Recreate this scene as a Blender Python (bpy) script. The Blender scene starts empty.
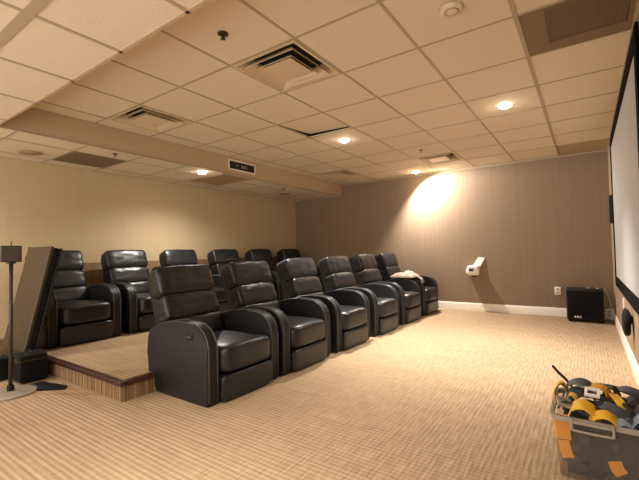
import bpy, bmesh, math, random
from mathutils import Vector, Matrix, noise
random.seed(7)
S = bpy.context.scene
C = S.collection
# ---------------------------------------------------------------- camera
F_PX, YAW, PITCH, ROLL, CAM_H = 383.834, 34.836, 1.754, -1.144, 1.055
ya, pi_, ro = map(math.radians, (YAW, PITCH, ROLL))
fw = Vector((-math.sin(ya)*math.cos(pi_), math.cos(ya)*math.cos(pi_), math.sin(pi_)))
rt = Vector((math.cos(ya), math.sin(ya), 0)); up = rt.cross(fw)
r2 = rt*math.cos(ro) + up*math.sin(ro); u2 = -rt*math.sin(ro) + up*math.cos(ro)
cd = bpy.data.cameras.new('camera'); cam = bpy.data.objects.new('camera', cd); C.objects.link(cam)
cd.sensor_fit = 'HORIZONTAL'; cd.sensor_width = 36; cd.lens = F_PX/639*36; cd.clip_start = .02
cam.matrix_world = Matrix(((r2.x, u2.x, -fw.x, 0), (r2.y, u2.y, -fw.y, 0), (r2.z, u2.z, -fw.z, CAM_H), (0, 0, 0, 1)))
S.camera = cam
# ---------------------------------------------------------------- world, exposure
W = bpy.data.worlds.new('world'); S.world = W; W.use_nodes = True
W.node_tree.nodes['Background'].inputs[0].default_value = (1, .955, .90, 1)
W.node_tree.nodes['Background'].inputs[1].default_value = 1.9
S.view_settings.view_transform = 'Standard'; S.view_settings.look = 'None'
S.view_settings.gamma = 1; S.view_settings.use_curve_mapping = False
S.view_settings.exposure = 0.88
WARM = (1, .945, .875)
# x, y, z, watts, cone deg, blend, aim offset (x, y) at the floor
XW, YF, ZC, ZL, XS, YN, XL = .293, 6.907, 2.45, 2.209, -4.199, 1.138, -5.456
LAMPS = [(-2.45, 4.11, ZC, 225, 100, .9, .25, 0), (-.61, 4.09, ZC, 225, 100, .9, -.25, 0), (-2.46, 6.58, ZC, 215, 144, .5, 1.3, .25),
         (-4.40, 3.47, ZL, 110, 150, .9, 0, 0), (-1.2, .55, ZL, 130, 110, .9, 0, 0), (-4.6, .55, ZL, 50, 150, .9, 0, 0)]  # last two: unseen lamps added to light the near room and left wall

# ---------------------------------------------------------------- materials
def srgb(r, g, b):
    f = lambda c: (c/255/12.92) if c/255 <= .04045 else ((c/255+.055)/1.055)**2.4
    return (f(r), f(g), f(b), 1)
def mat(name, col, rough=.6, metal=0, bump=0, scale=40, var=0, spec=.5, emit=0):
    m = bpy.data.materials.new(name); m.use_nodes = True
    n = m.node_tree.nodes; l = m.node_tree.links; b = n['Principled BSDF']
    b.inputs['Base Color'].default_value = col; b.inputs['Roughness'].default_value = rough
    b.inputs['Metallic'].default_value = metal; b.inputs['Specular IOR Level'].default_value = spec
    if emit: b.inputs['Emission Color'].default_value = col; b.inputs['Emission Strength'].default_value = emit
    tc = n.new('ShaderNodeTexCoord')
    nz = n.new('ShaderNodeTexNoise'); nz.inputs['Scale'].default_value = scale; nz.inputs['Detail'].default_value = 4
    l.new(tc.outputs['Object'], nz.inputs['Vector'])
    if bump:
        bp = n.new('ShaderNodeBump'); bp.inputs['Strength'].default_value = bump; bp.inputs['Distance'].default_value = .01
        l.new(nz.outputs['Fac'], bp.inputs['Height']); l.new(bp.outputs['Normal'], b.inputs['Normal'])
    if var:
        mx = n.new('ShaderNodeMix'); mx.data_type = 'RGBA'
        mx.inputs[6].default_value = tuple(c*(1-var) for c in col[:3])+(1,); mx.inputs[7].default_value = tuple(min(1, c*(1+var)) for c in col[:3])+(1,)
        l.new(nz.outputs['Fac'], mx.inputs[0]); l.new(mx.outputs[2], b.inputs['Base Color'])
    return m
def striped(name, c1, c2, axis, freq, rough=.85, bump=.15, weight=1, cross=0):
    """fine irregular stripes (woven wall covering)"""
    m = bpy.data.materials.new(name); m.use_nodes = True
    n = m.node_tree.nodes; l = m.node_tree.links; b = n['Principled BSDF']; b.inputs['Roughness'].default_value = rough
    b.inputs['Specular IOR Level'].default_value = .25
    tc = n.new('ShaderNodeTexCoord'); mp = n.new('ShaderNodeMapping'); l.new(tc.outputs['Object'], mp.inputs[0])
    sc = [.35, .35, .35]; sc[axis] = freq; mp.inputs['Scale'].default_value = sc
    nz = n.new('ShaderNodeTexNoise'); nz.inputs['Scale'].default_value = 1; nz.inputs['Detail'].default_value = 3
    l.new(mp.outputs[0], nz.inputs['Vector'])
    r = n.new('ShaderNodeMapRange'); r.inputs[1].default_value = .35; r.inputs[2].default_value = .65; l.new(nz.outputs['Fac'], r.inputs[0])
    mx = n.new('ShaderNodeMix'); mx.data_type = 'RGBA'; mx.inputs[6].default_value = c1; mx.inputs[7].default_value = c2
    l.new(r.outputs[0], mx.inputs[0]); l.new(mx.outputs[2], b.inputs['Base Color'])
    bp = n.new('ShaderNodeBump'); bp.inputs['Strength'].default_value = bump; bp.inputs['Distance'].default_value = .004
    l.new(r.outputs[0], bp.inputs['Height']); l.new(bp.outputs['Normal'], b.inputs['Normal'])
    return m
def carpet_mat(name, riser=False):
    """ribbed broadloom: ribs along x with short cross dashes along y"""
    m = bpy.data.materials.new(name); m.use_nodes = True
    n = m.node_tree.nodes; l = m.node_tree.links; b = n['Principled BSDF']; b.inputs['Roughness'].default_value = .95
    b.inputs['Specular IOR Level'].default_value = .15
    tc = n.new('ShaderNodeTexCoord')
    def stretched(sx, sy, sz, lo, hi, detail=2):
        mp = n.new('ShaderNodeMapping'); mp.inputs['Scale'].default_value = (sx, sy, sz); l.new(tc.outputs['Object'], mp.inputs[0])
        z = n.new('ShaderNodeTexNoise'); z.inputs['Scale'].default_value = 1; z.inputs['Detail'].default_value = detail; l.new(mp.outputs[0], z.inputs['Vector'])
        r = n.new('ShaderNodeMapRange'); r.inputs[1].default_value = lo; r.inputs[2].default_value = hi; l.new(z.outputs['Fac'], r.inputs[0]); return r.outputs[0]
    def wave(direction, scale, dist):
        w = n.new('ShaderNodeTexWave'); w.bands_direction = direction; w.inputs['Scale'].default_value = scale
        w.inputs['Distortion'].default_value = dist; w.inputs['Detail'].default_value = 2; w.inputs['Detail Scale'].default_value = 3
        l.new(tc.outputs['Object'], w.inputs['Vector']); return w.outputs['Fac']
    def math_(op, a, bb):
        q = n.new('ShaderNodeMath'); q.operation = op
        for i, v in enumerate((a, bb)):
            if isinstance(v, (int, float)): q.inputs[i].default_value = v
            else: l.new(v, q.inputs[i])
        return q.outputs[0]
    if riser:
        a = stretched(45, 45, .6, .38, .62); c = stretched(12, 12, .3, .3, .7)
    else:
        a = math_('ADD', math_('MULTIPLY', wave('Y', 2*math.pi/ .031/20, .5), .6), math_('MULTIPLY', stretched(2.5, 60, 3, .32, .68), .40))
        c = math_('ADD', math_('MULTIPLY', wave('X', 2*math.pi/ .026/20, 1.5), .3), math_('MULTIPLY', stretched(75, 7, 3, .3, .7), .7))
    sx = n.new('ShaderNodeSeparateXYZ'); l.new(tc.outputs['Object'], sx.inputs[0])
    wr = n.new('ShaderNodeMapRange'); wr.inputs[1].default_value = -2.4; wr.inputs[2].default_value = -.4; wr.inputs[3].default_value = .22; wr.inputs[4].default_value = .68
    l.new(sx.outputs[0], wr.inputs[0]); cw = wr.outputs[0]
    h = math_('ADD', math_('MULTIPLY', a, math_('SUBTRACT', 1, cw)), math_('MULTIPLY', c, cw))
    patch = stretched(1.1, 1.1, 1.1, .3, .7, 4)
    cr = n.new('ShaderNodeValToRGB'); l.new(h, cr.inputs[0]); e = cr.color_ramp.elements
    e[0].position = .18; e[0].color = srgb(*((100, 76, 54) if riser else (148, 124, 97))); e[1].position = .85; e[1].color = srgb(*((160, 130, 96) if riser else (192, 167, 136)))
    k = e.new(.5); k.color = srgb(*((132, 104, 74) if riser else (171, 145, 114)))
    mx = n.new('ShaderNodeMix'); mx.data_type = 'RGBA'; mx.blend_type = 'MULTIPLY'; mx.inputs[0].default_value = .5
    l.new(cr.outputs[0], mx.inputs[6]); mr = n.new('ShaderNodeMapRange'); mr.inputs[3].default_value = .86; l.new(patch, mr.inputs[0])
    l.new(mr.outputs[0], mx.inputs[7]); l.new(mx.outputs[2], b.inputs['Base Color'])
    bp = n.new('ShaderNodeBump'); bp.inputs['Strength'].default_value = .35; bp.inputs['Distance'].default_value = .005
    l.new(h, bp.inputs['Height']); l.new(bp.outputs['Normal'], b.inputs['Normal'])
    return m
M = dict(
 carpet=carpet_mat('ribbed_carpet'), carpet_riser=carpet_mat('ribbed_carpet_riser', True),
 tile=mat('ceiling_tile', srgb(226, 210, 184), .9, bump=.25, scale=160, var=.035, spec=.1),
 tbar=mat('ceiling_bar', srgb(178, 160, 132), .55),
 soffit=mat('painted_soffit', srgb(188, 165, 134), .8, bump=.05, scale=60),
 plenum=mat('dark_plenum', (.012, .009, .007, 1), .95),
 wall_far=striped('taupe_wall_covering', srgb(143, 122, 100), srgb(147, 126, 104), 0, 30),
 wall_left=striped('beige_wall_covering', srgb(196, 174, 138), srgb(199, 177, 141), 1, 16),
 wall_right=striped('greige_wall_covering', srgb(158, 136, 112), srgb(168, 146, 120), 1, 24),
 wainscot=striped('wainscot_carpet', srgb(132, 108, 76), srgb(148, 123, 90), 1, 45, bump=.4),
 white_trim=mat('white_baseboard_paint', srgb(250, 242, 228), .45),
 wood=mat('mahogany_nosing', srgb(60, 28, 22), .4, var=.3, scale=25),
 leather=mat('black_leather', srgb(23, 24, 27), .36, bump=.22, scale=14, spec=.55, var=.15),
 leather_pad=mat('black_leather_pillow', srgb(25, 26, 29), .36, bump=.4, scale=9, spec=.5, var=.15),
 leather_side=mat('black_leather_side', srgb(20, 20, 21), .5, bump=.12, scale=60, spec=.4),
 piping=mat('sheen_piping', srgb(66, 66, 68), .28, spec=.6),  # lifted to grey: highlight on the black arm edges painted into the colour
 base=mat('black_base', srgb(10, 10, 10), .8),
 black=mat('black_satin', srgb(14, 14, 15), .5, spec=.35),
 black_matte=mat('black_matte', srgb(10, 10, 11), .8, bump=.1, scale=90, spec=.25),
 frame=mat('black_velvet_frame', srgb(7, 7, 7), .9, spec=.1),
 screen=mat('screen_fabric', srgb(186, 186, 188), .9),
 stand=mat('dark_grey_metal', srgb(64, 56, 46), .4, metal=.3),
 base_grey=mat('grey_cast_base', srgb(150, 138, 122), .5, metal=.2, var=.08),
 vinyl=mat('olive_brown_vinyl', srgb(60, 48, 30), .45, bump=.1, scale=18, var=.12),
 diffuser=mat('diffuser_paint', srgb(216, 194, 160), .5),
 grille=mat('brown_grille', srgb(132, 106, 78), .7), grille_dark=mat('grille_slot', srgb(128, 104, 76), .8),
 plastic_white=mat('white_plastic', srgb(240, 234, 222), .35),
 dark_glass=mat('dark_glass', srgb(16, 13, 12), .12, spec=.7),
 grey_mark=mat('grey_mark', srgb(150, 142, 128), .5),
 chrome=mat('brushed_metal', srgb(190, 185, 178), .25, metal=.9),
 bronze=mat('bronze_sprinkler', srgb(70, 48, 30), .4, metal=.6),
 beige_cover=mat('beige_cover', srgb(190, 160, 120), .6), beige_dark=mat('tan_speaker_mesh', srgb(172, 142, 104), .8),
 blanket=mat('cream_fleece', srgb(196, 178, 160), .95, bump=.6, scale=60, var=.12), tassel=mat('grey_fringe', srgb(172, 158, 146), .9),
 strap_black=mat('black_webbing', srgb(30, 31, 34), .55, bump=.3, scale=300), strap_grey=mat('charcoal_webbing', srgb(66, 70, 76), .5, bump=.3, scale=300),
 strap_yellow=mat('yellow_webbing', srgb(244, 192, 56), .55, bump=.3, scale=300), strap_orange=mat('orange_webbing', srgb(250, 168, 40), .55, bump=.3, scale=300),
 strap_blue=mat('grey_blue_webbing', srgb(128, 140, 160), .5, bump=.2, scale=300),
 buckle=mat('silver_buckle', srgb(186, 182, 172), .3, metal=.6), buckle_dark=mat('dark_buckle', srgb(62, 60, 56), .35),
 cable_white=mat('white_cable', srgb(222, 216, 190), .5), cable_green=mat('pale_green_cable', srgb(170, 176, 110), .5),
 bulb=mat('lamp_glow', (1, .9, .74, 1), .5, emit=45), trim_ring=mat('white_lamp_trim', srgb(236, 222, 196), .4))
def clear_plastic():
    m = bpy.data.materials.new('clear_plastic'); m.use_nodes = True; n = m.node_tree.nodes; l = m.node_tree.links
    n.remove(n['Principled BSDF']); t = n.new('ShaderNodeBsdfTransparent'); t.inputs[0].default_value = (.92, .90, .87, 1)
    g = n.new('ShaderNodeBsdfPrincipled'); g.inputs['Base Color'].default_value = (.40, .33, .26, 1); g.inputs['Roughness'].default_value = .15
    tc = n.new('ShaderNodeTexCoord'); nz = n.new('ShaderNodeTexNoise'); nz.inputs['Scale'].default_value = 6; l.new(tc.outputs['Object'], nz.inputs['Vector'])
    r = n.new('ShaderNodeMapRange'); r.inputs[3].default_value = .04; r.inputs[4].default_value = .16; l.new(nz.outputs['Fac'], r.inputs[0])
    x = n.new('ShaderNodeMixShader'); l.new(r.outputs[0], x.inputs[0]); l.new(t.outputs[0], x.inputs[1]); l.new(g.outputs[0], x.inputs[2])
    l.new(x.outputs[0], n['Material Output'].inputs[0]); return m
M['clear'] = clear_plastic()
M['panel_tan'] = mat('tan_panel_paint', srgb(178, 156, 122), .8)
M['rim'] = mat('frosted_rim', srgb(150, 138, 122), .3, spec=.6)

# ---------------------------------------------------------------- helpers
def obj(name, bm, m, parent=None, smooth=False, autosmooth=None):
    me = bpy.data.meshes.new(name); bmesh.ops.recalc_face_normals(bm, faces=bm.faces[:]); bm.to_mesh(me); bm.free()
    for mm in (m if isinstance(m, (list, tuple)) else [m]): me.materials.append(mm)
    if smooth: me.polygons.foreach_set('use_smooth', [True]*len(me.polygons))
    o = bpy.data.objects.new(name, me); C.objects.link(o)
    if autosmooth:
        me.polygons.foreach_set('use_smooth', [True]*len(me.polygons)); me.set_sharp_from_angle(angle=math.radians(autosmooth))
    if parent: o.parent = parent
    return o
def struct(name, bm, m, **k):
    o = obj(name, bm, m, **k)
    if not o.parent: o['kind'] = 'structure'
    return o
def tag(o, label, cat, group=None):
    o['label'] = label; o['category'] = cat
    if group: o['group'] = group
    return o
def thing(name, label, cat, loc=(0, 0, 0), rz=0, group=None):
    o = bpy.data.objects.new(name, None); C.objects.link(o); o.location = loc; o.rotation_euler = (0, 0, rz); o.empty_display_size = .1
    return tag(o, label, cat, group)
def dup(root, loc, rz=None, label=None, group=None):
    r = root.copy(); C.objects.link(r); r.location = loc
    if rz is not None: r.rotation_euler = (0, 0, rz)
    if label: r['label'] = label
    if group: r['group'] = group
    for ch in list(root.children):
        c = ch.copy(); C.objects.link(c); c.parent = r
        for g in ch.children:
            d = g.copy(); C.objects.link(d); d.parent = c
    return r
def B(): return bmesh.new()
def box(bm, x0, x1, y0, y1, z0, z1, mi=0, bev=0, M4=None):
    r = bmesh.ops.create_cube(bm, size=1)
    vs = r['verts']
    for v in vs: v.co = Vector(((x0+x1)/2+v.co.x*(x1-x0), (y0+y1)/2+v.co.y*(y1-y0), (z0+z1)/2+v.co.z*(z1-z0)))
    fs = set(f for v in vs for f in v.link_faces)
    for f in fs: f.material_index = mi
    if bev:
        es = list(set(e for v in vs for e in v.link_edges))
        rr = bmesh.ops.bevel(bm, geom=es, offset=bev, segments=3, affect='EDGES', profile=.5)
        vs = list(set(v for f in rr['faces'] for v in f.verts) | set(v for v in vs if v.is_valid))
        for v in vs:
            for f in v.link_faces: f.material_index = mi
    if M4 is not None:
        for v in vs: v.co = M4 @ v.co
    return bm
def cyl(bm, c, r, h, seg=32, r2=None, axis='Z', mi=0):
    rr = bmesh.ops.create_cone(bm, cap_ends=True, segments=seg, radius1=r, radius2=r if r2 is None else r2, depth=h)
    R = {'Z': Matrix(), 'X': Matrix.Rotation(math.pi/2, 4, 'Y'), 'Y': Matrix.Rotation(math.pi/2, 4, 'X')}[axis]
    for v in rr['verts']: v.co = R @ v.co + Vector(c)
    for f in set(f for v in rr['verts'] for f in v.link_faces): f.material_index = mi
    return bm
def lathe(bm, prof, c=(0, 0, 0), seg=40, mi=0):
    rings = []
    for r, z in prof:
        if r < 1e-5: rings.append([bm.verts.new((c[0], c[1], c[2]+z))])
        else: rings.append([bm.verts.new((c[0]+r*math.cos(2*math.pi*i/seg), c[1]+r*math.sin(2*math.pi*i/seg), c[2]+z)) for i in range(seg)])
    for a, b in zip(rings, rings[1:]):
        for i in range(seg):
            j = (i+1) % seg
            q = [a[0]] if len(a) == 1 else [a[i], a[j]]
            q += [b[0]] if len(b) == 1 else [b[j], b[i]]
            if len(q) > 2:
                f = bm.faces.new(q); f.material_index = mi
    return bm
def pillow(bm, c, h, k=5, n=12, rot=None, deform=None):
    """rounded cushion: cube grid pushed to an L-k ball, half sizes h"""
    vs = {}
    def P(p):
        key = tuple(round(a, 5) for a in p)
        if key not in vs:
            m = max(abs(a) for a in p); kk = sum(abs(a)**k for a in p)**(1/k)
            q = Vector([a*m/kk for a in p])
            if deform: q = deform(q)
            q = Vector((q.x*h[0], q.y*h[1], q.z*h[2]))
            if rot is not None: q = rot @ q
            vs[key] = bm.verts.new(q+Vector(c))
        return vs[key]
    t = [math.tan((-1+2*i/n)*math.pi/4)**1 for i in range(n+1)]
    t = [math.copysign(abs(a)**.75, a) for a in t]
    for ax in range(3):
        for s in (-1, 1):
            for i in range(n):
                for j in range(n):
                    def Q(a, b):
                        p = [0, 0, 0]; p[ax] = s; p[(ax+1) % 3] = a; p[(ax+2) % 3] = b; return P(p)
                    bm.faces.new((Q(t[i], t[j]), Q(t[i+1], t[j]), Q(t[i+1], t[j+1]), Q(t[i], t[j+1])))
    return bm
def prism(bm, prof, y0, y1, bev=.0, mi=0):
    """profile in (x, z) pushed from y0 to y1"""
    a = [bm.verts.new((x, y0, z)) for x, z in prof]; b = [bm.verts.new((x, y1, z)) for x, z in prof]
    f1 = bm.faces.new(a); f2 = bm.faces.new(b[::-1]); N = len(a)
    for i in range(N): bm.faces.new((a[i], b[i], b[(i+1) % N], a[(i+1) % N]))
    if bev:
        es = list(f1.edges)+list(f2.edges)
        bmesh.ops.bevel(bm, geom=es, offset=bev, segments=4, affect='EDGES', profile=.5, clamp_overlap=True)
    return bm
def tube(bm, pts, r, seg=8, closed=False):
    pts = [Vector(p) for p in pts]; rings = []; N = len(pts); prev = None
    for i, p in enumerate(pts):
        a = pts[i-1] if (i or closed) else p; b = pts[(i+1) % N] if (i < N-1 or closed) else p
        d = (b-a).normalized()
        if prev is None: s = d.orthogonal().normalized()
        else: s = (prev-d*prev.dot(d)).normalized()
        prev = s; t = d.cross(s)
        rings.append([bm.verts.new(p+(s*math.cos(2*math.pi*k/seg)+t*math.sin(2*math.pi*k/seg))*r) for k in range(seg)])
    for i in range(N if closed else N-1):
        A, Bb = rings[i], rings[(i+1) % N]
        for k in range(seg): bm.faces.new((A[k], A[(k+1) % seg], Bb[(k+1) % seg], Bb[k]))
    if not closed: bm.faces.new(rings[0][::-1]); bm.faces.new(rings[-1])
    return bm
def spline(pts, n=8):
    pts = [Vector(p) for p in pts]; out = []
    P = [pts[0]*2-pts[1]]+pts+[pts[-1]*2-pts[-2]]
    for i in range(1, len(P)-2):
        for k in range(n):
            t = k/n; a, b, c, d = P[i-1], P[i], P[i+1], P[i+2]
            out.append(.5*((2*b)+(c-a)*t+(2*a-5*b+4*c-d)*t*t+(3*b-a-3*c+d)*t**3))
    out.append(pts[-1]); return out

# ================================================================ setting
YB = -1.6                                   # open end of what the photo could see
XR = XW
bm = B(); box(bm, XL-.1, XR+.1, YB, YF+.1, -.1, 0); struct('floor', bm, M['carpet'])
bm = B(); box(bm, XL-.1, XR+.1, YF, YF+.1, 0, ZC+.3); struct('wall_far', bm, M['wall_far'])
bm = B(); box(bm, XL-.1, XL, YB, YF, 0, ZC+.3); struct('wall_left', bm, M['wall_left'])
bm = B(); box(bm, XR, XR+.1, YB, YF, 0, ZC+.3); struct('wall_right', bm, M['wall_right'])
bm = B(); box(bm, XL, XL+.012, 1.78, YF, 0, .97); struct('trim_1', bm, M['wainscot'])
def baseboard(name, pts_bm): struct(name, pts_bm, M['white_trim'], autosmooth=40)
bm = B()
prof = [(0, 0), (.014, 0), (.014, .10), (.009, .12), (.004, .127), (0, .127)]
def extrude_prof(bm, prof, f0, f1):
    a = [bm.verts.new(f0(*p)) for p in prof]; b = [bm.verts.new(f1(*p)) for p in prof]; N = len(a)
    bm.faces.new(a); bm.faces.new(b[::-1])
    for i in range(N): bm.faces.new((a[i], b[i], b[(i+1) % N], a[(i+1) % N]))
extrude_prof(bm, prof, lambda d, z: (-2.77, YF-d, z), lambda d, z: (XR, YF-d, z)); baseboard('baseboard_far', bm)
bm = B(); extrude_prof(bm, prof, lambda d, z: (XR-d, YB, z), lambda d, z: (XR-d, YF-.014, z)); baseboard('baseboard_right', bm)

# seating platform (carpeted riser with a wooden nosing)
PX, PY, PZ = -2.77, 1.46, .15
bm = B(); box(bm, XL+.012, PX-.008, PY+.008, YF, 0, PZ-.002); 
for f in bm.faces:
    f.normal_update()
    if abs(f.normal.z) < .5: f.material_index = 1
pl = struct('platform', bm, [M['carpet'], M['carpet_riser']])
def nosing(name, b4):
    bm = B(); box(bm, *b4, bev=.006); o = obj(name, bm, M['wood'], pl, autosmooth=40); return o
nosing('nosing', (XL+.012, PX+.012, PY-.012, PY+.035, PZ-.034, PZ+.003))
nosing('nosing', (PX-.035, PX+.012, PY+.036, YF, PZ-.034, PZ+.003))

# ---- ceiling grid
T = .61; GX0, GY0 = -2.133, 2.555
gx = [XS]+[GX0+T*i for i in range(-3, 4)]+[XW]
gy = [YN]+[GY0+T*j for j in range(-2, 8)]+[YF]
def cell(i, j): return (GX0+T*i, GX0+T*(i+1), GY0+T*j, GY0+T*(j+1))
HOLES = {(0, -1), (-3, -1), (-3, 5), (0, 5), (3, 0), (-1, 1)}
tiles = B(); bars = B()
def is_hole(xa, ya_):
    for (i, j) in HOLES:
        c = cell(i, j)
        if abs(xa-c[0]) < .1 and abs(ya_-c[2]) < .1: return True
    return False
for a in range(len(gx)-1):
    for b in range(len(gy)-1):
        x0, x1, y0, y1 = gx[a], gx[a+1], gy[b], gy[b+1]
        if is_hole(x0, y0) or (x0 > -.35 and y1 > 6.3): continue
        box(tiles, x0+.002, x1-.002, y0+.002, y1-.002, ZC+.004, ZC+.02)
for k, x in enumerate(gx): box(bars, x-(.018 if k == len(gx)-2 else .009), x+.009, YN, YF, ZC, ZC+.004)
for y in gy[1:]: box(bars, XS, XW, y-.008, y+.008, ZC-.0005, ZC+.0035)
ce = struct('ceiling', tiles, M['tile'])
struct('trim_2', bars, M['tbar'])
bm = B(); box(bm, XS-.3, XW+.1, YN-.3, YF+.1, ZC+.22, ZC+.3); struct('ceiling_deck', bm, M['plenum'])
# low ceiling: an L round the raised part
LY = [GY for GY in [1.28+.61*k for k in range(-4, 10)]]
LX = [GX0+T*i for i in range(-6, 5)]
LH = [(-5.183, -4.573, 1.89, 2.50)]
tiles = B(); bars = B()
def low_tiles(xs, ys):
    for x0, x1 in zip(xs, xs[1:]):
        for y0, y1 in zip(ys, ys[1:]):
            if any(abs(x0-h[0]) < .1 and abs(y0-h[2]) < .1 for h in LH): continue
            box(tiles, x0+.002, x1-.002, y0+.002, y1-.002, ZL+.004, ZL+.02)
xs = [XL]+[x for x in LX if XL+.05 < x < XW-.05]+[XW]
ys = [YB]+[y for y in LY if YB+.05 < y < YN-.05]+[YN]
low_tiles(xs, ys)
for x in xs: box(bars, x-.011, x+.011, YB, YN, ZL, ZL+.004)
for y in ys[:-1]: box(bars, XL, XW, y-.009, y+(.045 if abs(y-.67) < .05 else .009), ZL-.0005, ZL+.0035)
xs2 = [XL, -5.183, -4.573, XS]; ys2 = [YN]+[y for y in LY if YN+.05 < y < YF-.05]+[YF]
low_tiles(xs2, ys2)
for x in xs2: box(bars, x-.011, x+.011, YN, YF, ZL, ZL+.004)
for y in ys2[1:]: box(bars, XL, XS, y-.011, y+.011, ZL-.0005, ZL+.0035)
struct('ceiling_low', tiles, M['tile']); struct('trim_3', bars, M['tbar'])
bm = B(); box(bm, XS-.02, XS, YN, YF, ZL, ZC+.2); box(bm, XS-.02, XW, YN-.02, YN, ZL, ZC+.2); struct('ceiling_soffit', bm, M['soffit'])
bm = B(); box(bm, XL, XS-.02, YB, YF, ZL+.1, ZL+.14); box(bm, XS-.02, XW, YB, YN-.02, ZL+.1, ZL+.14); struct('ceiling_deck_low', bm, M['plenum'])
# wall angles where ceilings meet walls
bm = B(); box(bm, XS+.011, XW-.012, YF-.012, YF, ZC-.02, ZC-.001); box(bm, XW-.012, XW, YN, YF, ZC-.02, ZC-.001); struct('trim_4', bm, M['tbar'])

# ================================================================ ceiling fixtures
def diffuser(label, i, j, z=ZC):
    x0, x1, y0, y1 = cell(i, j); cx, cy = (x0+x1)/2, (y0+y1)/2; h = .3-.006
    t = thing('ceiling_diffuser', label, 'air vent', (cx, cy, z), 0, 'square air diffusers in the raised ceiling')
    def ring(bm, ro, zo, ri, zi, th=.006):
        for s in range(4):
            R = Matrix.Rotation(s*math.pi/2, 3, 'Z')
            q = [R @ Vector(v) for v in ((-ro, -ro, zo), (ro, -ro, zo), (ri, -ri, zi), (-ri, -ri, zi))]
            q2 = [v+Vector((0, 0, th)) for v in q]
            A = [bm.verts.new(v) for v in q]; D = [bm.verts.new(v) for v in q2]
            bm.faces.new(A[::-1]); bm.faces.new(D)
            for k in range(4): bm.faces.new((A[k], A[(k+1) % 4], D[(k+1) % 4], D[k]))
    bm = B(); ring(bm, h, -.003, .272, -.003, .007); obj('frame', bm, M['diffuser'], t)
    bm = B(); ring(bm, .272, 0, .215, .07); obj('throat', bm, M['diffuser'], t)
    bm = B(); ring(bm, .228, -.014, .180, .036); obj('louver', bm, M['diffuser'], t)
    bm = B(); box(bm, -.135, .135, -.135, .135, -.008, -.003); ring(bm, .165, -.016, .135, .012); obj('centre_plate', bm, M['diffuser'], t)
    bm = B(); box(bm, -.24, .24, -.24, .24, .075, .08); obj('duct_shade_plate', bm, M['plenum'], t)  # near-black plate put in for the shade behind the louvers
    return t
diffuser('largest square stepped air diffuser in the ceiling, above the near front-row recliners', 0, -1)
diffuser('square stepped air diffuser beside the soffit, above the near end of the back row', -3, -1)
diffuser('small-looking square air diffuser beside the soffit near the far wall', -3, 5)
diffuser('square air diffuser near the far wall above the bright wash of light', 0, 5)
# return grilles
def grille(label, x0, x1, y0, y1, z, mx, my, m2):
    t = thing('return_grille', label, 'air vent', ((x0+x1)/2, (y0+y1)/2, z))
    a, b = (x1-x0)/2-.012, (y1-y0)/2-.012
    bm = B()
    box(bm, -a, -a+mx[0], -b, b, -.004, .004); box(bm, a-mx[1], a, -b, b, -.004, .004)
    box(bm, -a+mx[0], a-mx[1], -b, -b+my[0], -.004, .004); box(bm, -a+mx[0], a-mx[1], b-my[1], b, -.004, .004)
    obj('frame', bm, m2, t)
    bm = B(); x = -a+mx[0]+.004
    while x < a-mx[1]-.008:
        box(bm, x, x+.0085, -b+my[0], b-my[1], -.003, .008); x += .0135
    obj('fins', bm, M['grille'], t)
    bm = B(); box(bm, -a+mx[0], a-mx[1], -b+my[0], b-my[1], .009, .013); obj('filter', bm, M['grille_dark'], t)
grille('large brown ribbed return air grille in the ceiling next to the projection screen', -.303, .293, 2.555, 3.165, ZC, (.13, .03), (.02, .13), M['grille'])
grille('tan return air grille in the low ceiling beside the left wall', -5.183, -4.573, 1.89, 2.50, ZL, (.02, .02), (.02, .02), M['grille'])
bm = B(); box(bm, -.285, XW-.013, 6.225, 6.89, ZC-.003, ZC+.006)
tag(obj('access_panel', bm, M['panel_tan']), 'plain tan panel filling the last ceiling bay above the far right corner', 'ceiling panel')
bm = B(); box(bm, -5.05, -4.28, 3.74, 4.28, ZL-.008, ZL-.001, bev=.002)
tag(obj('access_panel', bm, M['beige_dark']), 'tan flat panel in the low ceiling just beyond the lit downlight', 'ceiling panel')
# lifted tile
x0, x1, y0, y1 = cell(-1, 1)
bm = B(); vs = [bm.verts.new(v) for v in ((x0+.012, y0+.004, ZC+.006), (x1-.006, y0+.004, ZC+.004), (x1-.006, y1-.012, ZC+.026), (x0+.012, y1-.012, ZC+.045))]
g = bmesh.ops.extrude_face_region(bm, geom=[bm.faces.new(vs)])
for v in g['geom']:
    if isinstance(v, bmesh.types.BMVert): v.co.z += .014
tag(obj('ceiling_tile', bm, M['tile']), 'loose ceiling tile sitting crooked with dark gaps along two edges, near the central downlight', 'ceiling tile')
# downlights
def downlight(label, x, y, z, idx):
    t = thing('downlight', label, 'ceiling light', (x, y, z), 0, 'recessed downlights')
    bm = B(); lathe(bm, [(.062, -.001), (.075, -.001), (.078, -.004), (.074, -.007), (.062, -.007), (.058, -.002), (.062, -.001)]); obj('trim_ring', bm, M['trim_ring'], t, smooth=True)
    bm = B(); lathe(bm, [(0, -.034), (.022, -.032), (.042, -.023), (.053, -.011), (.056, -.001), (0, -.001)]); obj('bulb', bm, M['bulb'], t, smooth=True)
    L = LAMPS[idx]; ld = bpy.data.lights.new('downlight_beam', 'SPOT'); ld.energy = L[3]; ld.spot_size = math.radians(L[4]); ld.spot_blend = L[5]
    ld.color = WARM; ld.shadow_soft_size = .03
    lo = bpy.data.objects.new('downlight_beam', ld); C.objects.link(lo); lo.parent = t; lo.location = (0, 0, -.04)
    d = Vector((L[6], L[7], -2.2)); lo.rotation_euler = d.to_track_quat('-Z', 'Y').to_euler()
    return t
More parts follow.
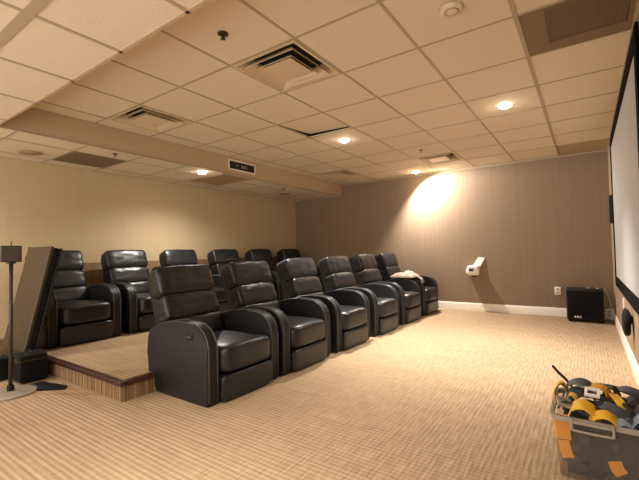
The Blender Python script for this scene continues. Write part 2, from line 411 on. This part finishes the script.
LB = ['glowing ceiling downlight in the middle of the ceiling beside the crooked tile', 'glowing ceiling downlight on the screen side of the raised ceiling',
      'glowing ceiling downlight close to the far wall, washing it with light', 'glowing downlight in the low ceiling above the back row of recliners',
      'unseen ceiling downlight added in the low ceiling in front of the raised part', 'unseen ceiling downlight added in the low ceiling left of the speaker stand']
for i, L in enumerate(LAMPS): downlight(LB[i], L[0], L[1], L[2], i)
# discs, sprinklers
t = thing('smoke_detector', 'round flat cream detector on the ceiling between the large diffuser and the return grille', 'smoke detector', (-.60, 2.25, ZC))
bm = B(); lathe(bm, [(0, -.018), (.045, -.018), (.062, -.012), (.07, 0), (0, 0)]); obj('housing', bm, M['tile'], t, smooth=True)
bm = B(); lathe(bm, [(.030, -.0185), (.036, -.022), (.042, -.0185), (.036, -.0175), (.030, -.0185)]); obj('sensor_ring', bm, M['beige_cover'], t, smooth=True)
def sprinkler(label, x, y, z, s=1):
    t = thing('sprinkler_head', label, 'sprinkler', (x, y, z))
    bm = B(); lathe(bm, [(0, -.001), (.034*s, -.001), (.03*s, -.008), (.012*s, -.012), (0, -.012)], seg=24); obj('escutcheon', bm, M['bronze'], t, smooth=True)
    bm = B(); cyl(bm, (0, 0, -.022), .006*s, .02, 10)
    for a in range(8): box(bm, .004, .018*s, -.002, .002, -.036, -.033, M4=Matrix.Rotation(a*math.pi/4, 4, 'Z'))
    cyl(bm, (0, 0, -.034), .008*s, .004, 12); obj('deflector', bm, M['bronze'], t)
sprinkler('dark bronze sprinkler head beside the largest air diffuser', -1.85, 1.63, ZC)
sprinkler('tiny dark sprinkler head near the far wall diffuser', -1.86, 5.20, ZC, .8)
sprinkler('dark sprinkler head in the low ceiling beside the tan return grille', -4.35, 2.23, ZL, .8)
sprinkler('small sprinkler head in the low ceiling past the soffit display', -4.45, 5.3, ZL, .8)
def ceil_speaker(label, x, y, r):
    t = thing('ceiling_speaker', label, 'speaker', (x, y, ZL))
    bm = B(); lathe(bm, [(r-.014, -.001), (r, -.001), (r-.002, -.007), (r-.012, -.007), (r-.014, -.001)]); obj('bezel', bm, M['beige_cover'], t, smooth=True)
    bm = B(); lathe(bm, [(0, -.004), (r-.014, -.002), (r-.014, -.001), (0, -.001)]); obj('mesh_cover', bm, M['beige_dark'], t, smooth=True)
ceil_speaker('round tan ceiling speaker in the low ceiling at the far left edge', -5.0, 1.64, .115)
ceil_speaker('round tan ceiling speaker in the low ceiling near the far left corner', -4.86, 5.80, .12)

# small display in the soffit face
t = thing('soffit_display', 'small dark rectangular panel with faint grey characters and white frame, in the soffit face', 'display', (XS, 4.04, 2.345))
bm = B(); a, b = .27, .075
for q in ((-a, a, -b, -b+.018), (-a, a, b-.018, b), (-a, -a+.018, -b+.018, b-.018), (a-.018, a, -b+.018, b-.018)): box(bm, 0, .012, *q)
obj('frame', bm, M['plastic_white'], t)
bm = B(); box(bm, 0, .005, -a+.018, a-.018, -b+.018, b-.018); obj('glass', bm, M['dark_glass'], t)
for yy, w, h in ((-.10, .045, .012), (.0, .03, .045), (.05, .03, .045), (.10, .012, .035)):
    bm = B(); box(bm, .005, .007, yy-w/2, yy+w/2, -h/2, h/2); obj('character', bm, M['grey_mark'], t)


# ================================================================ projection screen on the right wall
t = thing('projection_screen', 'large white fixed projection screen with black velvet frame on the right wall', 'screen', (XW, 4.35, .58))
y0, y1, z0, z1 = -1.50, 1.52, .0, 1.77; fwid = .115
bm = B()
for q in ((y0, y1, z0, z0+fwid), (y0, y1, z1-fwid, z1), (y0, y0+fwid, z0+fwid, z1-fwid), (y1-fwid, y1, z0+fwid, z1-fwid)): box(bm, -.024, -.006, *q, bev=.003)
obj('frame', bm, M['frame'], t)
bm = B(); box(bm, -.016, -.012, y0+fwid-.01, y1-fwid+.01, z0+fwid-.01, z1-fwid+.01); obj('screen_fabric', bm, M['screen'], t)
for yy in (-1.0, 0, 1.0):
    bm = B(); box(bm, -.012, 0, yy-.05, yy+.05, z1-.07, z1-.03); obj('wall_bracket', bm, M['black'], t)
t = thing('wall_speaker', 'small black box speaker on the right wall at the far edge of the screen', 'speaker', (XW, 6.28, 1.53))
bm = B(); box(bm, -.034, -.004, -.10, .10, -.18, .18, bev=.005); obj('cabinet', bm, M['black'], t, autosmooth=40)
bm = B(); box(bm, -.037, -.033, -.088, .078, -.165, .165, bev=.002); obj('grille', bm, M['black_matte'], t)
bm = B(); box(bm, -.008, 0, -.04, .04, -.05, .05); obj('bracket', bm, M['black'], t)
# round black pods low on the right wall
t = thing('wall_pod_speaker', 'rounded black twin-lobed speaker mounted low on the right wall under the screen', 'speaker', (XW, 4.10, .435))
def pod(dy, dz, r, l):
    bm = B(); lathe(bm, [(0, l), (r*.6, l-.004), (r*.85, l-.01), (r, l-.02), (r, .01), (r*.8, 0), (0, 0)], seg=32)
    R = Matrix.Rotation(-math.pi/2, 4, 'Y')
    for v in bm.verts: v.co = R @ v.co + Vector((-.02, dy, dz))
    return bm
obj('pod', pod(.28, -.01, .075, .035), M['black'], t, smooth=True); obj('pod', pod(.0, -.02, .11, .055), M['black_matte'], t, smooth=True)
bm = B(); box(bm, -.02, 0, .0, .28, -.03, .03, bev=.004); obj('bracket', bm, M['black'], t)
bm = B(); box(bm, -.012, 0, -.035, .035, -.055, .055, bev=.003)
o = obj('wall_switch', bm, M['plastic_white'], autosmooth=40); o.location = (XW, 4.98, .47); tag(o, 'small white wall plate on the right wall above the black pod speaker', 'wall plate')

# ================================================================ far wall items
def outlet(name, label, x, z, w=.07, h=.115):
    t = thing(name, label, 'outlet', (x, YF, z))
    bm = B(); box(bm, -w/2, w/2, -.008, 0, -h/2, h/2, bev=.002); obj('plate', bm, M['plastic_white'], t, autosmooth=40)
    for dz in (-.025, .025):
        bm = B(); box(bm, -.016, .016, -.011, -.0075, dz-.014, dz+.014, bev=.001); s = obj('socket', bm, M['beige_cover'], t)
    return t
outlet('wall_outlet', 'white outlet plate on the far wall to the left of the subwoofer', -.39, .385, .08, .12)
t = outlet('wall_outlet', 'white outlet box at baseboard height in the far right corner behind the subwoofer', .215, .09, .11, .13); t.location.y = YF-.015; t.location.x = .232
# white wall device
t = thing('wall_mounted_device', 'white bulging device with dark window mounted on the far wall, casting a long shadow', 'wall device', (-1.585, YF, .70))
bm = B(); pillow(bm, (0, -.085, -.01), (.095, .085, .085), k=5); obj('body', bm, M['plastic_white'], t, smooth=True)
bm = B()
vs = [(-.03, -.04, .05), (.09, -.04, .04), (.17, -.01, .20), (.06, -.01, .21), (-.03, -.02, .05), (.09, -.02, .04), (.17, 0, .20), (.06, 0, .21)]
V = [bm.verts.new(v) for v in vs]
for f in ((0, 1, 2, 3), (7, 6, 5, 4), (0, 4, 5, 1), (1, 5, 6, 2), (2, 6, 7, 3), (3, 7, 4, 0)): bm.faces.new([V[i] for i in f])
obj('mounting_flap', bm, M['plastic_white'], t)
bm = B(); box(bm, -.055, .02, -.178, -.160, -.022, .028, bev=.004); obj('window', bm, M['dark_glass'], t, autosmooth=40)
bm = B(); pillow(bm, (-.085, -.07, -.03), (.035, .06, .05), k=4, n=8); obj('side_lobe', bm, M['plastic_white'], t, smooth=True)
bm = B(); pillow(bm, (.0, -.06, -.09), (.045, .035, .03), k=4, n=8); obj('lower_knob', bm, M['black'], t, smooth=True)

# subwoofer
t = thing('subwoofer', 'black cube subwoofer on the carpet in the far right corner', 'subwoofer', (-.05, 6.68, 0))
bm = B(); box(bm, -.215, .215, -.19, .17, .035, .455, bev=.006); obj('cabinet', bm, M['black'], t, autosmooth=40)
bm = B(); box(bm, -.200, .200, -.202, -.188, .055, .435, bev=.006); obj('front_grille', bm, M['black_matte'], t, autosmooth=40)
bm = B()
for k in range(3): box(bm, -.125+k*.03, -.105+k*.03, -.205, -.2015, .062, .088)
obj('badge', bm, M['plastic_white'], t)
for sx in (-1, 1):
    for sy in (-1, 1):
        bm = B(); cyl(bm, (sx*.18, sy*.14, .018), .022, .036, 16); obj('foot', bm, M['black_matte'], t)
for a, b in ((.02, .06), (.13, .17)):
    bm = B(); box(bm, a, b, .02, .06, .455, .463); obj('top_marker', bm, M['plastic_white'], t)
bm = B(); tube(bm, spline([(.155, 6.80, .38), (.20, 6.84, .42), (.235, 6.80, .30), (.255, 6.84, .18), (.245, 6.875, .12)]), .007)
tag(obj('power_cable', bm, M['cable_white'], smooth=True), 'white cable drooping from the subwoofer to the corner outlet', 'cable')
bm = B(); tube(bm, spline([(.172, 6.72, .16), (.180, 6.73, .30), (.185, 6.76, .46), (.188, 6.84, .34), (.185, 6.880, .14)]), .006)
tag(obj('signal_cable', bm, M['cable_green'], smooth=True), 'pale green cable looping up behind the right side of the subwoofer', 'cable')

# ================================================================ recliners
def arm_profile(o=0, lift=0):
    """side outline of the arm, x forward, arm front at x = 0"""
    p = [(-.59, .004), (.005, .004), (.02, .03), (.02, .34)]
    c = (-.17, .375)
    for k in range(0, 10):
        a = math.radians(0+k*9.5); p.append((c[0]+.19*math.cos(a), c[1]+.175*math.sin(a)))
    p += [(-.30, .556), (-.42, .545), (-.53, .52), (-.62, .485), (-.68, .455), (-.702, .42), (-.705, .30), (-.70, .14)]
    return p
SEAT_W = .268; AW = .102
def make_recliner(name, label):
    t = thing(name, label, 'recliner')
    for s in (-1, 1):
        ya_, yb = (SEAT_W, SEAT_W+AW) if s > 0 else (-SEAT_W-AW, -SEAT_W)
        bm = B(); prism(bm, arm_profile(), ya_, yb, bev=.018); a = obj('armrest', bm, M['leather_side'], t, autosmooth=35)
        for yy in (ya_+.014, yb-.014):
            bm = B(); pts = [(x+.001, yy, z) for x, z in arm_profile()[2:-3]]
            pts = [Vector(p) for p in pts]; tube(bm, spline(pts, 2), .0055, 6); obj('piping', bm, M['piping'], a, smooth=True)
    # seat
    def dfm(q):
        q = q.copy()
        if q.z > 0: q.z *= 1-.18*max(0, -q.x)
        q.z += .10*(1-min(1, q.y*q.y))*(1 if q.z > 0 else 0)
        return q
    bm = B(); pillow(bm, (-.255, 0, .293), (.33, SEAT_W-.004, .098), k=7, n=14, deform=dfm); obj('seat_cushion', bm, M['leather_pad'], t, smooth=True)
    R = Matrix.Rotation(math.radians(3), 3, 'Y')
    bm = B(); pillow(bm, (.012, 0, .104), (.05, SEAT_W-.003, .092), k=8, n=12, rot=R); obj('footrest', bm, M['leather'], t, smooth=True)
    bm = B(); box(bm, -.58, -.05, -SEAT_W+.01, SEAT_W-.01, .03, .24); box(bm, -.56, -.08, -SEAT_W-.04, SEAT_W+.04, 0, .03); obj('base', bm, M['base'], t)
    # backrest: shell and three pillows on a tilted axis
    ang = math.radians(21); Rb = Matrix.Rotation(-ang, 3, 'Y')
    def along(h, off): # point on tilted back axis: h up the back, off forward
        return (-.565 - math.sin(ang)*h + math.cos(ang)*off, 0, .36 + math.cos(ang)*h + math.sin(ang)*off)
    bm = B(); pillow(bm, along(.285, -.10), (.05, .262, .335), k=9, n=12, rot=Rb); obj('backrest_shell', bm, M['leather_side'], t, smooth=True)
    def puff(seed, amt=.05):
        def f(q):
            q = q.copy(); e = abs(q.y)
            q.x += amt*(1-e*e)*(1 if q.x > 0 else 0)
            w = noise.noise(Vector((q.y*3+seed*7, q.z*3, q.x)))*.06
            q.x *= 1-.25*max(0, abs(q.z)-.5)
            return q+Vector((w, w*.3, w*.7))
        return f
    bm = B(); pillow(bm, along(.075, -.02), (.085, SEAT_W+.0, .10), k=9, n=14, rot=Rb, deform=puff(1)); obj('back_cushion', bm, M['leather_pad'], t, smooth=True)
    bm = B(); pillow(bm, along(.262, -.018), (.085, .268, .110), k=9, n=14, rot=Rb, deform=puff(2, .12)); obj('back_cushion', bm, M['leather_pad'], t, smooth=True)
    bm = B(); pillow(bm, along(.486, -.022), (.088, .275, .124), k=9, n=16, rot=Rb, deform=puff(3, .12)); obj('headrest', bm, M['leather_pad'], t, smooth=True)
    bm = B(); box(bm, -.215, -.13, -SEAT_W-AW-.004, -SEAT_W-AW+.004, .44, .50, bev=.003); lv = obj('recline_lever', bm, M['black'], t, autosmooth=40)
    bm = B(); box(bm, -.20, -.145, -SEAT_W-AW-.010, -SEAT_W-AW-.003, .452, .464, bev=.002); obj('lever_lip', bm, M['piping'], lv)
    return t
front = [(2.09, 'black leather recliner nearest the camera, at the near end of the front row'),
         (2.88, 'black leather front-row recliner, second from the camera'),
         (3.74, 'black leather front-row recliner, third from the camera'),
         (4.60, 'black leather front-row recliner, fourth from the camera, two from the far end'),
         (5.46, 'black leather front-row recliner, fifth from the camera, with the blanket on its far arm'),
         (6.29, 'black leather front-row recliner at the far end beside the far wall')]
back = [(1.93, 'black leather back-row recliner beside the leaning brown board, nearest the platform step'),
        (2.76, 'black leather back-row recliner, second from the platform step'),
        (3.60, 'black leather back-row recliner seen over the nearest front-row headrest'),
        (4.49, 'black leather back-row recliner, fourth from the platform step'),
        (5.36, 'black leather back-row recliner, fifth from the platform step'),
        (6.26, 'black leather back-row recliner in the far left corner of the room')]
rec = make_recliner('recliner', front[0][1]); rec['group'] = 'front row recliners'; rec.location = (-2.17, front[0][0], 0); rec.scale.z = 1.015
for (y, lb), q in zip(front[1:], (1.03, 1.045, 1.055, 1.065, 1.07)): dup(rec, (-2.17, y, 0), 0, lb, 'front row recliners').scale.z = q
for y, lb in back: dup(rec, (-4.37, y, PZ), 0, lb, 'back row recliners on the platform').scale.z = 1.04

# blanket draped over the arms between the last two front recliners
bm = B(); NX, NY = 34, 26; grid = {}
ax0, ax1 = 5.46+.20, 6.29-.22
for i in range(NX+1):
    for j in range(NY+1):
        u, v = i/NX, j/NY
        x = -2.17-.08-.36*u + .02*noise.noise(Vector((v*4, u*3, 1)))
        y = 5.71+.36*v + .02*noise.noise(Vector((u*5, v*2, 3)))
        e = min(u, 1-u, v, 1-v); z = .618+.008+.055*min(1, e*5)**.6
        z += max(0, .045*math.exp(-((u-.35)**2/.05+(v-.55)**2/.06)))
        z += .020*noise.noise(Vector((u*9, v*3.5, 0)))*min(1, e*6) + .010*noise.noise(Vector((u*20, v*8, 4)))*min(1, e*6)
        grid[i, j] = bm.verts.new((x, y, max(z, .620)))
for i in range(NX):
    for j in range(NY): bm.faces.new((grid[i, j], grid[i+1, j], grid[i+1, j+1], grid[i, j+1]))
ext = bmesh.ops.extrude_face_region(bm, geom=bm.faces[:])
for v in ext['geom']:
    if isinstance(v, bmesh.types.BMVert): v.co.z = .618
o = obj('blanket', bm, M['blanket'], smooth=True)
tag(o, 'crumpled cream blanket lying across the arms of the last two front-row recliners', 'blanket')
bm = B()
for k in range(14):
    y = 5.93+.10*k/13; x = -2.25
    tube(bm, [(x, y, .622), (x+.04, y+.004, .612), (x+.07, y-.004, .58), (x+.085, y, .52)], .005, 5)
obj('fringe', bm, M['tassel'], o, smooth=True)

# ================================================================ left foreground
# speaker stand
t = thing('speaker_stand', 'slim grey floor stand with a round base at the left edge', 'stand', (-3.71, 1.09, 0))
bm = B(); lathe(bm, [(0, .026), (.03, .026), (.14, .020), (.168, .014), (.172, .006), (.168, 0), (0, 0)], seg=56); obj('round_base', bm, M['base_grey'], t, smooth=True)
bm = B(); cyl(bm, (0, 0, .52), .0135, 1.0, 20); obj('pole', bm, M['stand'], t, smooth=True)
bm = B(); cyl(bm, (0, 0, .045), .024, .045, 20); obj('collar', bm, M['black'], t, autosmooth=40)
bm = B(); cyl(bm, (0, 0, 1.016), .03, .012, 20); obj('top_plate', bm, M['black'], t)
t = thing('satellite_speaker', 'small square dark speaker on top of the slim stand', 'speaker', (-3.71, 1.09, 1.022), math.radians(73.7))
bm = B(); box(bm, -.066, .066, -.05, .05, 0, .128, bev=.006); obj('cabinet', bm, M['stand'], t, autosmooth=40)
bm = B(); box(bm, -.058, .058, -.055, -.049, .008, .120, bev=.002); obj('grille', bm, M['stand'], t)
bm = B(); cyl(bm, (0, 0, .145), .004, .035, 10); obj('top_pin', bm, M['black'], t)
# leaning padded board
t = thing('folded_padded_table', 'tall olive-brown padded board with thick black edge leaning beside the back-row recliner', 'folding table', (-4.375, 1.245, 0))
lean = math.atan2(.262, 1.16); Rl = Matrix.Rotation(-lean, 4, 'X')
hh = math.hypot(.262, 1.16)
def lb(b4, bev=0, **k):
    bm = B(); box(bm, *b4, bev=bev, M4=Rl); return bm
obj('padded_face', lb((-.272, .272, 0, .035, .03, hh), .012), M['vinyl'], t, autosmooth=50)
obj('edge_frame', lb((-.268, .268, .03, .085, .03, hh-.01), .008), M['black_matte'], t, autosmooth=50)
obj('back_panel', lb((-.272, .272, .086, .105, .035, hh-.004), .008), M['black'], t, autosmooth=50)
for k in range(9):
    bm = B(); cyl(bm, (.270, .058, .14+k*.12), .011, .008, 12, axis='X')
    for v in bm.verts: v.co = Rl @ v.co
    obj('stud', bm, M['black'], t, smooth=False)
obj('corner_cap', lb((-.282, -.25, .002, .06, hh-.07, hh+.004), .008), M['black'], t, autosmooth=50)
# black equipment cases by the step
t = thing('equipment_case', 'black upright hard case standing between the leaning board and the platform step', 'case', (-3.98, 1.30, 0))
bm = B(); box(bm, -.11, .105, -.10, .10, .012, .235, bev=.014); obj('shell', bm, M['black_matte'], t, autosmooth=40)
bm = B(); box(bm, -.114, .109, -.104, .104, .185, .197, bev=.003); obj('lid_seam', bm, M['stand'], t)
for sx in (-.05, .05):
    bm = B(); box(bm, sx-.02, sx+.02, -.110, -.098, .165, .215, bev=.003); obj('latch', bm, M['stand'], t)
bm = B(); tube(bm, spline([(-.05, 0, .232), (-.04, 0, .252), (.04, 0, .252), (.05, 0, .232)]), .006); obj('handle', bm, M['black'], t, smooth=True)
for sx in (-.07, .07):
    bm = B(); box(bm, sx-.015, sx+.015, -.07, .06, 0, .014); obj('foot', bm, M['black'], t)
bm = B(); box(bm, -.24, .22, -.08, .08, 0, .19, bev=.01)
t2 = obj('storage_box', bm, M['black'], autosmooth=40); t2.location = (-4.38, 1.145, 0)
tag(t2, 'plain low black box in front of the leaning board at the left edge', 'box')
bm = B(); box(bm, -.17, .17, -.05, .05, 0, .020, bev=.006)
o = obj('storage_tray', bm, M['base_grey'], autosmooth=40); o.location = (-4.42, 1.135, .19); tag(o, 'thin grey tray lying on top of the plain black box', 'tray')
# flat black strip on the floor
bm = B()
A = [bm.verts.new(v) for v in ((-3.80, 1.235, .0), (-3.60, 1.225, 0), (-3.44, 1.36, 0), (-3.50, 1.40, 0), (-3.80, 1.33, 0))]
g = bmesh.ops.extrude_face_region(bm, geom=[bm.faces.new(A)])
for v in g['geom']:
    if isinstance(v, bmesh.types.BMVert): v.co.z += .014
tag(obj('rubber_ramp', bm, M['black_matte']), 'flat black pointed rubber strip on the carpet between stand base and platform', 'floor strip')
bm = B(); tube(bm, spline([(-3.98, 1.02, .006), (-3.93, .98, .006), (-3.90, .93, .006), (-4.0, .88, .006), (-4.2, .9, .006)]), .005)
tag(obj('power_cable', bm, M['cable_white'], smooth=True), 'thin pale cable curling on the floor left of the stand base', 'cable')

# ================================================================ bin of straps
BX0, BX1, BY0, BY1, BH = -.168, .262, 2.075, 2.50, .285
bcx, bcy = (BX0+BX1)/2, (BY0+BY1)/2
t = thing('storage_bin', 'clear plastic storage bin full of black and yellow straps, bottom right', 'bin', (bcx, bcy, 0))
def rrect(hx, hy, r, z, n=6):
    out = []
    for cx, cy, a0 in ((hx-r, hy-r, 0), (-hx+r, hy-r, 90), (-hx+r, -hy+r, 180), (hx-r, -hy+r, 270)):
        for k in range(n+1):
            a = math.radians(a0+90*k/n); out.append((cx+r*math.cos(a), cy+r*math.sin(a), z))
    return out
def loft(bm, loops, cap0=False, cap1=False):
    L = [[bm.verts.new(p) for p in q] for q in loops]
    for a, b in zip(L, L[1:]):
        N = len(a)
        for i in range(N): bm.faces.new((a[i], a[(i+1) % N], b[(i+1) % N], b[i]))
    if cap0: bm.faces.new(L[0][::-1])
    if cap1: bm.faces.new(L[-1])
hx, hy = (BX1-BX0)/2, (BY1-BY0)/2; tp = .028
bm = B()
loft(bm, [rrect(hx-tp, hy-tp, .03, .0), rrect(hx-.010, hy-.010, .035, BH-.02), rrect(hx-.013, hy-.013, .033, BH-.02), rrect(hx-tp-.003, hy-tp-.003, .028, .004)], True, True)
obj('tub', bm, M['clear'], t, smooth=False, autosmooth=40)
bm = B()
loft(bm, [rrect(hx-.012, hy-.012, .034, BH-.025), rrect(hx, hy, .04, BH-.022), rrect(hx, hy, .04, BH), rrect(hx-.014, hy-.014, .034, BH), rrect(hx-.014, hy-.014, .034, BH-.025), rrect(hx-.012, hy-.012, .034, BH-.025)])
obj('rim', bm, M['rim'], t, autosmooth=40)
hd = B(); zt = BH-.004; hw = .075; yy = -hy-.008; hcx = -.085+.03
tube(hd, spline([(hcx-hw, -hy+.004, zt), (hcx-hw, yy-.004, zt-.004), (hcx-hw, yy-.008, zt-.03), (hcx-hw+.012, yy-.008, zt-.042), (hcx+hw-.012, yy-.008, zt-.042), (hcx+hw, yy-.008, zt-.03), (hcx+hw, yy-.004, zt-.004), (hcx+hw, -hy+.004, zt)], 5), .0055)
box(hd, hcx-hw, hcx+hw, yy-.006, yy+.004, zt-.014, zt-.002)
obj('latch_handle', hd, M['rim'], t, autosmooth=50)

def ribbon(pts, w, side, n=7, th=.003, twist=0):
    """webbing: a flat band swept along a path; side = width direction"""
    P = spline(pts, n); bm = B(); sec = []; side = Vector(side).normalized(); N = len(P)
    for i, p in enumerate(P):
        d = (P[min(i+1, N-1)]-P[max(i-1, 0)]).normalized()
        s = (side-d*side.dot(d))
        s = s.normalized() if s.length > 1e-3 else d.orthogonal().normalized()
        s = Matrix.Rotation(twist*i/N, 3, d) @ s
        nn = d.cross(s)
        sec.append([bm.verts.new(p+s*a*w/2+nn*b*th/2) for a, b in ((-1, -1), (1, -1), (1, 1), (-1, 1))])
    for a, b in zip(sec, sec[1:]):
        for k in range(4): bm.faces.new((a[k], a[(k+1) % 4], b[(k+1) % 4], b[k]))
    bm.faces.new(sec[0][::-1]); bm.faces.new(sec[-1])
    return bm
def buckle_bm(c, R, w=.05, l=.06, th=.012):
    bm = B(); M4 = Matrix.Translation(c) @ R.to_4x4()
    for q in ((-l/2, l/2, -w/2, -w/2+.010), (-l/2, l/2, w/2-.010, w/2), (-l/2, -l/2+.012, -w/2+.01, w/2-.01), (l/2-.012, l/2, -w/2+.01, w/2-.01)):
        box(bm, q[0], q[1], q[2], q[3], -th/2, th/2, M4=M4)
    return bm
from mathutils import Euler
def strap(name, label, m, pts, w, side, twist=0, buck=None, group='straps heaped in the clear bin'):
    o = obj(name, ribbon(pts, w, side, twist=twist), m, autosmooth=50); tag(o, label, 'strap', group)
    if buck: 
        c, e, bmt = buck; obj('buckle', buckle_bm(Vector(c), Euler(e).to_matrix()), bmt, o)
    return o
def G(x, y, z): return (BX0+x, BY0+y, z+(.022 if z > .245 else 0))      # from the bin's near left corner
K, Gy, Yl, Or, Bl = M['strap_black'], M['strap_grey'], M['strap_yellow'], M['strap_orange'], M['strap_blue']
strap('webbing_strap', 'black strap end poking up and left above the back corner of the bin', K, [G(.10, .34, .27), G(.06, .33, .33), G(.02, .33, .37), G(-.005, .33, .40)], .032, (0, 1, .2))
strap('webbing_strap', 'wide charcoal strap arching over the top of the heap at the back left', Gy, [G(.04, .27, .25), G(.06, .25, .33), G(.11, .25, .36), G(.16, .26, .34), G(.18, .28, .27)], .085, (.1, 1, .1))
strap('webbing_strap', 'yellow strap folded beside the black strap end at the left rim', Yl, [G(.02, .18, .25), G(.015, .20, .31), G(.04, .24, .34), G(.07, .24, .30)], .05, (.2, 1, 0))
strap('webbing_strap', 'charcoal strap with square dark buckle resting on the left front corner', K, [G(.13, .10, .27), G(.09, .09, .305), G(.05, .08, .30), G(.03, .07, .27)], .045, (0, 1, .1), buck=(G(.055, .07, .305), (.5, .25, .35), M['buckle']))
strap('webbing_strap', 'broad yellow strap bulging over the front rim left of the latch', Yl, [G(.07, .05, .25), G(.09, .045, .30), G(.13, .05, .315), G(.17, .06, .29), G(.19, .07, .25)], .075, (.15, 1, .3))
strap('webbing_strap', 'yellow strap looped behind the latch handle in the front middle', Yl, [G(.15, .04, .25), G(.18, .035, .285), G(.22, .04, .29), G(.26, .05, .26)], .055, (.1, 1, .4))
strap('webbing_strap', 'black strap carrying the pale rectangular buckle in the middle of the heap', K, [G(.08, .18, .29), G(.13, .17, .325), G(.19, .16, .325), G(.25, .15, .30), G(.30, .13, .27)], .05, (.1, 1, .2), buck=(G(.165, .155, .345), (.5, .0, -.05), M['plastic_white']))
strap('webbing_strap', 'yellow strap crossing the back middle of the heap', Yl, [G(.12, .27, .32), G(.17, .27, .345), G(.22, .28, .33), G(.25, .30, .28)], .055, (.3, 1, .1))
strap('webbing_strap', 'black strap rolled up beside the yellow strap at the back middle', K, [G(.21, .25, .29), G(.22, .25, .34), G(.25, .25, .35), G(.27, .25, .31), G(.25, .25, .29)], .06, (.3, 1, 0))
strap('webbing_strap', 'narrow yellow strap running diagonally right of the pale buckle', Yl, [G(.24, .24, .33), G(.25, .19, .335), G(.27, .14, .32), G(.29, .11, .28)], .036, (1, .2, 0))
strap('webbing_strap', 'grey strap curving over the back right of the heap', Gy, [G(.25, .30, .32), G(.29, .29, .345), G(.34, .26, .34), G(.37, .22, .30), G(.38, .20, .26)], .05, (.3, 1, .3))
strap('webbing_strap', 'dark grey strap lying across the front right of the latch handle', Gy, [G(.17, .13, .30), G(.22, .10, .31), G(.27, .07, .30), G(.32, .05, .275), G(.34, .04, .25)], .06, (.3, 1, .3))
strap('webbing_strap', 'black strap with dark buckle in the right part of the heap', K, [G(.28, .20, .29), G(.31, .18, .335), G(.35, .17, .32), G(.37, .16, .27)], .05, (0, 1, .2), buck=(G(.31, .11, .315), (.45, .1, .6), M['buckle_dark']))
strap('webbing_strap', 'grey-blue strap folded at the front right rim of the bin', Bl, [G(.29, .04, .25), G(.32, .035, .30), G(.36, .04, .31), G(.39, .05, .27)], .06, (.1, 1, .3))
strap('webbing_strap', 'grey-blue strap end lying left of the folded grey-blue one', Bl, [G(.24, .03, .25), G(.27, .028, .28), G(.30, .03, .27), G(.31, .03, .25)], .045, (.1, 1, .5))
strap('webbing_strap', 'wide charcoal strap standing up at the right end of the bin', Gy, [G(.36, .12, .24), G(.36, .12, .32), G(.39, .13, .34), G(.405, .14, .28)], .10, (.1, 1, .1))
strap('webbing_strap', 'black strap lying behind the grey-blue folds on the right', K, [G(.27, .09, .27), G(.32, .09, .315), G(.37, .09, .32), G(.40, .09, .26)], .05, (0, 1, .2))
strap('webbing_strap', 'short yellow strap tip showing among black straps on the right', Yl, [G(.33, .13, .30), G(.35, .125, .335), G(.365, .12, .325)], .025, (.5, 1, 0))
strap('webbing_strap', 'black strap along the far rim of the bin', K, [G(.05, .38, .26), G(.14, .37, .31), G(.24, .37, .32), G(.33, .36, .30), G(.38, .35, .25)], .055, (0, 1, .1))
strap('webbing_strap', 'charcoal strap sunk between the yellow straps at the left', Gy, [G(.08, .13, .27), G(.09, .18, .32), G(.12, .22, .335), G(.16, .24, .30)], .05, (1, 0, .1))
strap('webbing_strap', 'dark strap under the yellow ones in the middle of the heap', K, [G(.05, .15, .26), G(.13, .12, .30), G(.21, .12, .30), G(.30, .16, .30), G(.37, .20, .27)], .07, (0, 1, .1))
strap('webbing_strap', 'small yellow strap fold behind the dark buckle at the left', Yl, [G(.06, .12, .28), G(.075, .13, .325), G(.10, .13, .32), G(.11, .12, .28)], .04, (.2, 1, .1))
strap('webbing_strap', 'orange strap fold beside the rolled black strap at the back', Or, [G(.17, .23, .31), G(.19, .23, .355), G(.22, .22, .345), G(.23, .21, .30)], .04, (.4, 1, .1))
strap('webbing_strap', 'narrow orange strap tip at the far right of the heap', Or, [G(.35, .18, .31), G(.365, .175, .345), G(.385, .17, .325)], .03, (.4, 1, 0))
# straps seen through the wall
strap('webbing_strap', 'orange strap hanging inside the left front corner of the bin', Or, [G(.045, .035, .26), G(.047, .032, .22), G(.050, .033, .17)], .06, (1, 0, 0))
strap('webbing_strap', 'bright orange strap end pressed against the front wall, left half of the bin', Or, [G(.050, .034, .165), G(.055, .033, .13), G(.068, .034, .09)], .045, (1, 0, 0))
strap('webbing_strap', 'round orange strap fold pressed against the front wall, right half of the bin', Or, [G(.235, .036, .12), G(.245, .034, .09), G(.26, .036, .07)], .05, (1, 0, 0))
# the uncountable tangle that fills the tub
bm = B()
for k in range(120):
    x = random.uniform(.05, .36); y = random.uniform(.05, .36); z = random.uniform(.03, .235); a = random.uniform(0, math.pi); L = random.uniform(.03, .055)
    dx, dy = math.cos(a)*L, math.sin(a)*L
    cl = lambda px, py, pz: G(min(max(px, .058), .372), min(max(py, .055), .365), min(max(pz, .012), .265))
    r = ribbon([cl(x-dx, y-dy, z-.02), cl(x-dx*.4, y-dy*.4, z+.012), cl(x+dx*.4, y+dy*.4, z+.015), cl(x+dx, y+dy, z-.015)], random.uniform(.03, .05), (-math.sin(a), math.cos(a), random.uniform(-.4, .4)), n=4)
    me = bpy.data.meshes.new('t'); r.to_mesh(me); r.free()
    n0 = len(bm.faces); bm.from_mesh(me); bpy.data.meshes.remove(me)
    bm.faces.ensure_lookup_table(); mi = 1 if random.random() < .5 else 0
    for f in bm.faces[n0:]: f.material_index = mi
box(bm, BX0+.06, BX1-.06, BY0+.06, BY1-.06, .012, .25)
o = obj('strap_tangle', bm, [K, Gy]); o['kind'] = 'stuff'; tag(o, 'dark tangle of packed webbing filling the clear bin', 'straps')
